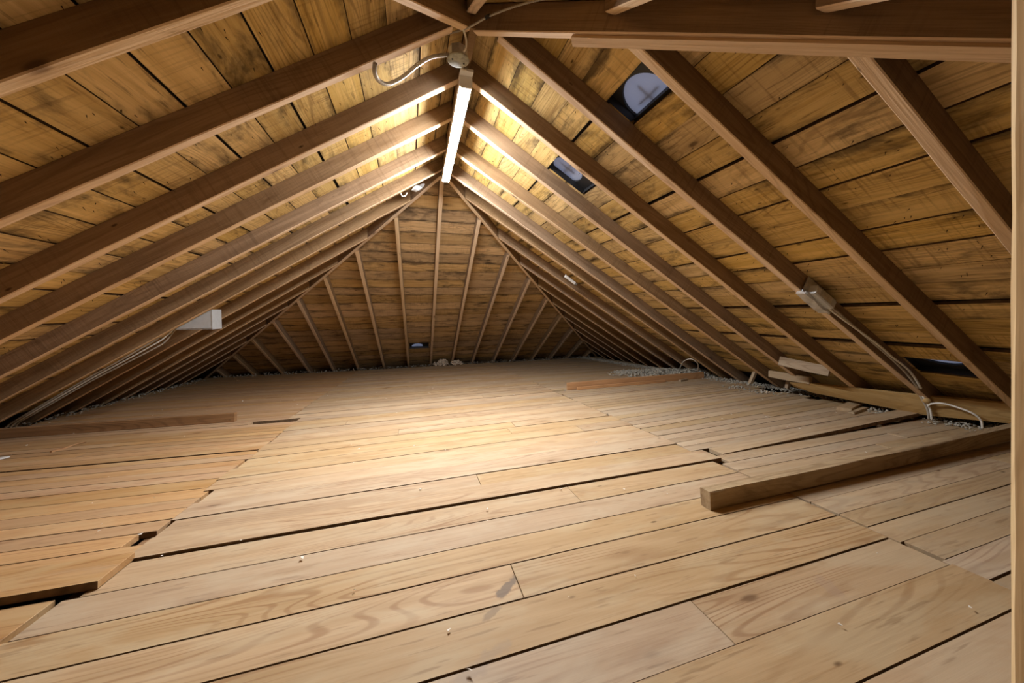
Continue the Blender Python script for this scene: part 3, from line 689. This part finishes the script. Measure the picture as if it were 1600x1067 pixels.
# ------------------------------------------------------------------ loose timber on the floor and at the eaves
def on_floor_bar(name, x0, y0, x1, y1, w, h, mat, lift=(0.0, 0.0), seg=10, wob=0.0012):
    a = Vector((x0, y0, fz(x0, y0) + h / 2 + lift[0])); b2 = Vector((x1, y1, fz(x1, y1) + h / 2 + lift[1]))
    return bar(name, a, b2, FN, w, h, mat, None, seg, wob, 0.002)
tag(on_floor_bar('timber', 0.772, 1.054, 2.98, 1.075, 0.046, 0.066, M_TIMBER, (0.001, 0.022)), 'long squared grey-brown timber lying on the floor at right', 'timber')
tag(on_floor_bar('plank', -3.33, 3.475, -1.715, 3.375, 0.04, 0.070, M_PLANK, (0.002, 0.002)), 'dark brown plank standing on edge on the floor at left', 'plank')
tag(on_floor_bar('plank', 1.325, 3.525, 3.22, 3.56, 0.022, 0.080, M_PLANK_O, (0.002, 0.002)), 'orange-brown plank on edge in front of the insulation heap', 'plank')
tag(on_floor_bar('wood_strip', 1.43, 3.488, 2.60, 3.512, 0.022, 0.030, M_PLANK_O, (0.001, 0.001)), 'narrow orange wood strip lying along the foot of the orange-brown plank', 'strip')
tag(on_floor_bar('wood_block', 2.78, 3.47, 2.93, 3.52, 0.03, 0.02, M_CLEAT, (0.001, 0.001), 1), 'tiny pale wood offcut before the right end of orange-brown plank', 'wood block')
# eave board under the rafter feet at right, a little tilted
def eave_board():
    pts = []
    Y = [0.55, 1.13, 1.486, 1.82, 2.19, 2.33]
    bot = [0.395, 0.392, 0.338, 0.336, 0.335, 0.352]; top = [0.52, 0.512, 0.475, 0.447, 0.418, 0.395]
    vs, fs = [], []
    for y, b2, t in zip(Y, bot, top):
        vs += [Vector((3.035, y, b2)), Vector((2.975, y, t)), Vector((3.003, y, t + 0.008)), Vector((3.063, y, b2 + 0.008))]
    for i in range(len(Y) - 1):
        for k in range(4): a, c = 4 * i + k, 4 * i + (k + 1) % 4; fs.append((a, c, c + 4, a + 4))
    fs += [(0, 1, 2, 3), tuple(4 * (len(Y) - 1) + k for k in (3, 2, 1, 0))]
    return local_mesh('eave_board', vs, fs, frame((0, 1, 0), (-1, 0, .5)), M_PLATE)
tag(eave_board(), 'long tan board on edge under the rafter feet along right eave', 'board')
tag(bar('cleat', (2.985, 2.52, 0.445), (2.985, 2.16, 0.447), (0, 0, 1), 0.03, 0.062, M_CLEAT, None, 3, 0.002), 'lower pale cleat nailed at the far end of the eave board', 'cleat')
tag(bar('cleat', (2.735, 2.235, 0.622), (2.80, 1.90, 0.580), (0.2, 0, 1), 0.03, 0.075, M_CLEAT, None, 3, 0.002), 'upper pale nailed cleat bridging two rafters above the eave board', 'cleat')
tag(bar('wood_stub', (3.07, 2.42, 0.32), (3.075, 2.40, 0.415), (1, 0, 0), 0.028, 0.03, M_CLEAT), 'short upright wood stub under the lower pale cleat', 'stub')
tag(bar('wood_stub', (3.03, 2.76, 0.30), (3.085, 2.75, 0.415), (0, 1, 0), 0.03, 0.03, M_CLEAT), 'leaning wood stub beside the rafter feet beyond the eave board', 'stub')
def chip(name, x0, y0, x1, y1, w, h, mat, lift, lab, cat='wood chip', group=None):
    o = on_floor_bar(name, x0, y0, x1, y1, w, h, mat, lift, 3, 0.004); tag(o, lab, cat, group)
chip('wood_offcut', 2.83, 1.83, 3.19, 1.94, 0.085, 0.022, M_FLOOR_R, (0.002, 0.010), 'broken wood offcut lying on top near the right eave')
chip('wood_offcut', 2.78, 1.755, 3.05, 1.815, 0.035, 0.014, M_FLOOR_R, (0.002, 0.003), 'thin split wood sliver in front of the broken offcut')
chip('wood_sliver', -2.50, 2.90, -2.47, 3.09, 0.012, 0.006, M_PLANK_O, (0.001, 0.001), 'thin yellow wood sliver lying across the left floor boards')
tag(lathe('paper_disc', [(0.0005, 0.004), (0.032, 0.004), (0.034, 0.0), (0.0005, 0.0)], (-2.695, 2.855, fz(-2.695, 2.855) + 0.003), FN, M_WHITE, None, 20), 'small white disc lying on the floor at left edge', 'disc')
# support post at the right edge of the view
pst = bar('support_post', (0.489, 0.231, fz(0.489, 0.231) + 0.002), (0.489, 0.231, zroof(0.489, 0.231) + 0.06), (0, 1, 0), 0.040, 0.044, M_POST, None, 12, 0.0006, 0.005)
tag(pst, 'upright pale new wood post close by at the right edge', 'post')

# ------------------------------------------------------------------ insulation and crumbs
def fluff(name, spots, mat, seed, size, parent=None):
    rr = random.Random(seed); parts = []
    for (x, y, z, n, sx, sy, sz) in spots:
        for _ in range(n):
            g = lambda: max(-1.6, min(1.6, rr.gauss(0, 0.6)))
            dx, dy = g() * sx, g() * sy; h = max(0.0, 1 - (dx / sx / 1.7) ** 2 - (dy / sy / 1.7) ** 2)
            px, py = x + dx, y + dy; c = Vector((px, py, (fz(px, py) if z is None else z) + rr.uniform(-0.2, 1.0) * sz * h))
            s = size * rr.uniform(0.5, 1.5); q = Matrix.Rotation(rr.uniform(0, 6.28), 3, Vector((rr.gauss(0, 1), rr.gauss(0, 1), rr.gauss(0, 1))).normalized())
            v = [c + q @ Vector(p) * s for p in ((1, 0.2, -0.3), (-0.7, 0.8, -0.2), (-0.5, -0.9, -0.1), (0.1, 0.1, 0.7), (0, 0, -0.6))]
            parts.append((v, [(0, 1, 3), (1, 2, 3), (2, 0, 3), (1, 0, 4), (2, 1, 4), (0, 2, 4)]))
    o = merged(name, parts, I3, mat, parent); return o
heap = fluff('insulation_heap', [(3.05, 4.15, None, 900, .42, .26, .06), (3.35, 3.85, None, 800, .26, .20, .08), (2.75, 4.45, None, 300, .2, .15, .03)], M_INS, 5, 0.020)
heap['label'] = 'heap of grey loose insulation behind the orange-brown plank'; heap['category'] = 'insulation'
def edge_spots():
    sp = []
    for k in range(46):                                  # right eave
        y = 1.1 + k * 0.13; x = min(3.32, floor_x_right(y) + 0.02) ; sp.append((x, y, None, 90, .10, .09, .022))
    for k in range(40):                                  # left eave
        y = 1.0 + k * 0.15; x = floor_x_left(y); sp.append((x + 0.02, y, None, 22, .08, .10, .03))
    for k in range(60):                                  # far eave
        x = -3.6 + k * 0.12; sp.append((x, 7.08, None, 16, .09, .05, .05))
    for x, y in ((3.02, 1.72), (3.05, 1.35), (3.08, 1.2), (3.0, 2.9), (3.0, 2.6)): sp.append((x, y, None, 60, .09, .12, .02))
    return sp
es = fluff('eave_insulation', edge_spots(), M_INS, 9, 0.009); es['label'] = 'grey insulation fibres spilling along the eaves around floor edge'; es['category'] = 'insulation'
cl = fluff('insulation_tuft', [(0.20, 6.98, 0.04, 160, .10, .06, .10), (0.48, 6.95, 0.04, 110, .08, .05, .07)], M_INS_W, 4, 0.024)
cl['label'] = 'tan insulation tuft at the foot of the far slope by middle rafter'; cl['category'] = 'insulation'
def crumbs():
    rr = random.Random(21); parts = []
    for _ in range(190):
        x, y = rr.uniform(-3.0, 3.0), rr.uniform(0.45, 4.5); s = rr.choice((0.002, 0.003, 0.004, 0.006)); c = Vector((x, y, fz(x, y) + 0.006 + s * 0.3))
        v = [c + Vector((rr.uniform(-1, 1), rr.uniform(-1, 1), rr.uniform(-.3, .5))) * s * 1.4 for _ in range(5)]
        parts.append((v, [(0, 1, 2), (0, 2, 3), (0, 3, 4), (0, 4, 1), (1, 2, 3), (1, 3, 4)]))
    return merged('crumbs', parts, I3, M_CHIP)
cr = crumbs(); cr['label'] = 'pale crumbs and paint flakes scattered over the floor boards'; cr['category'] = 'debris'
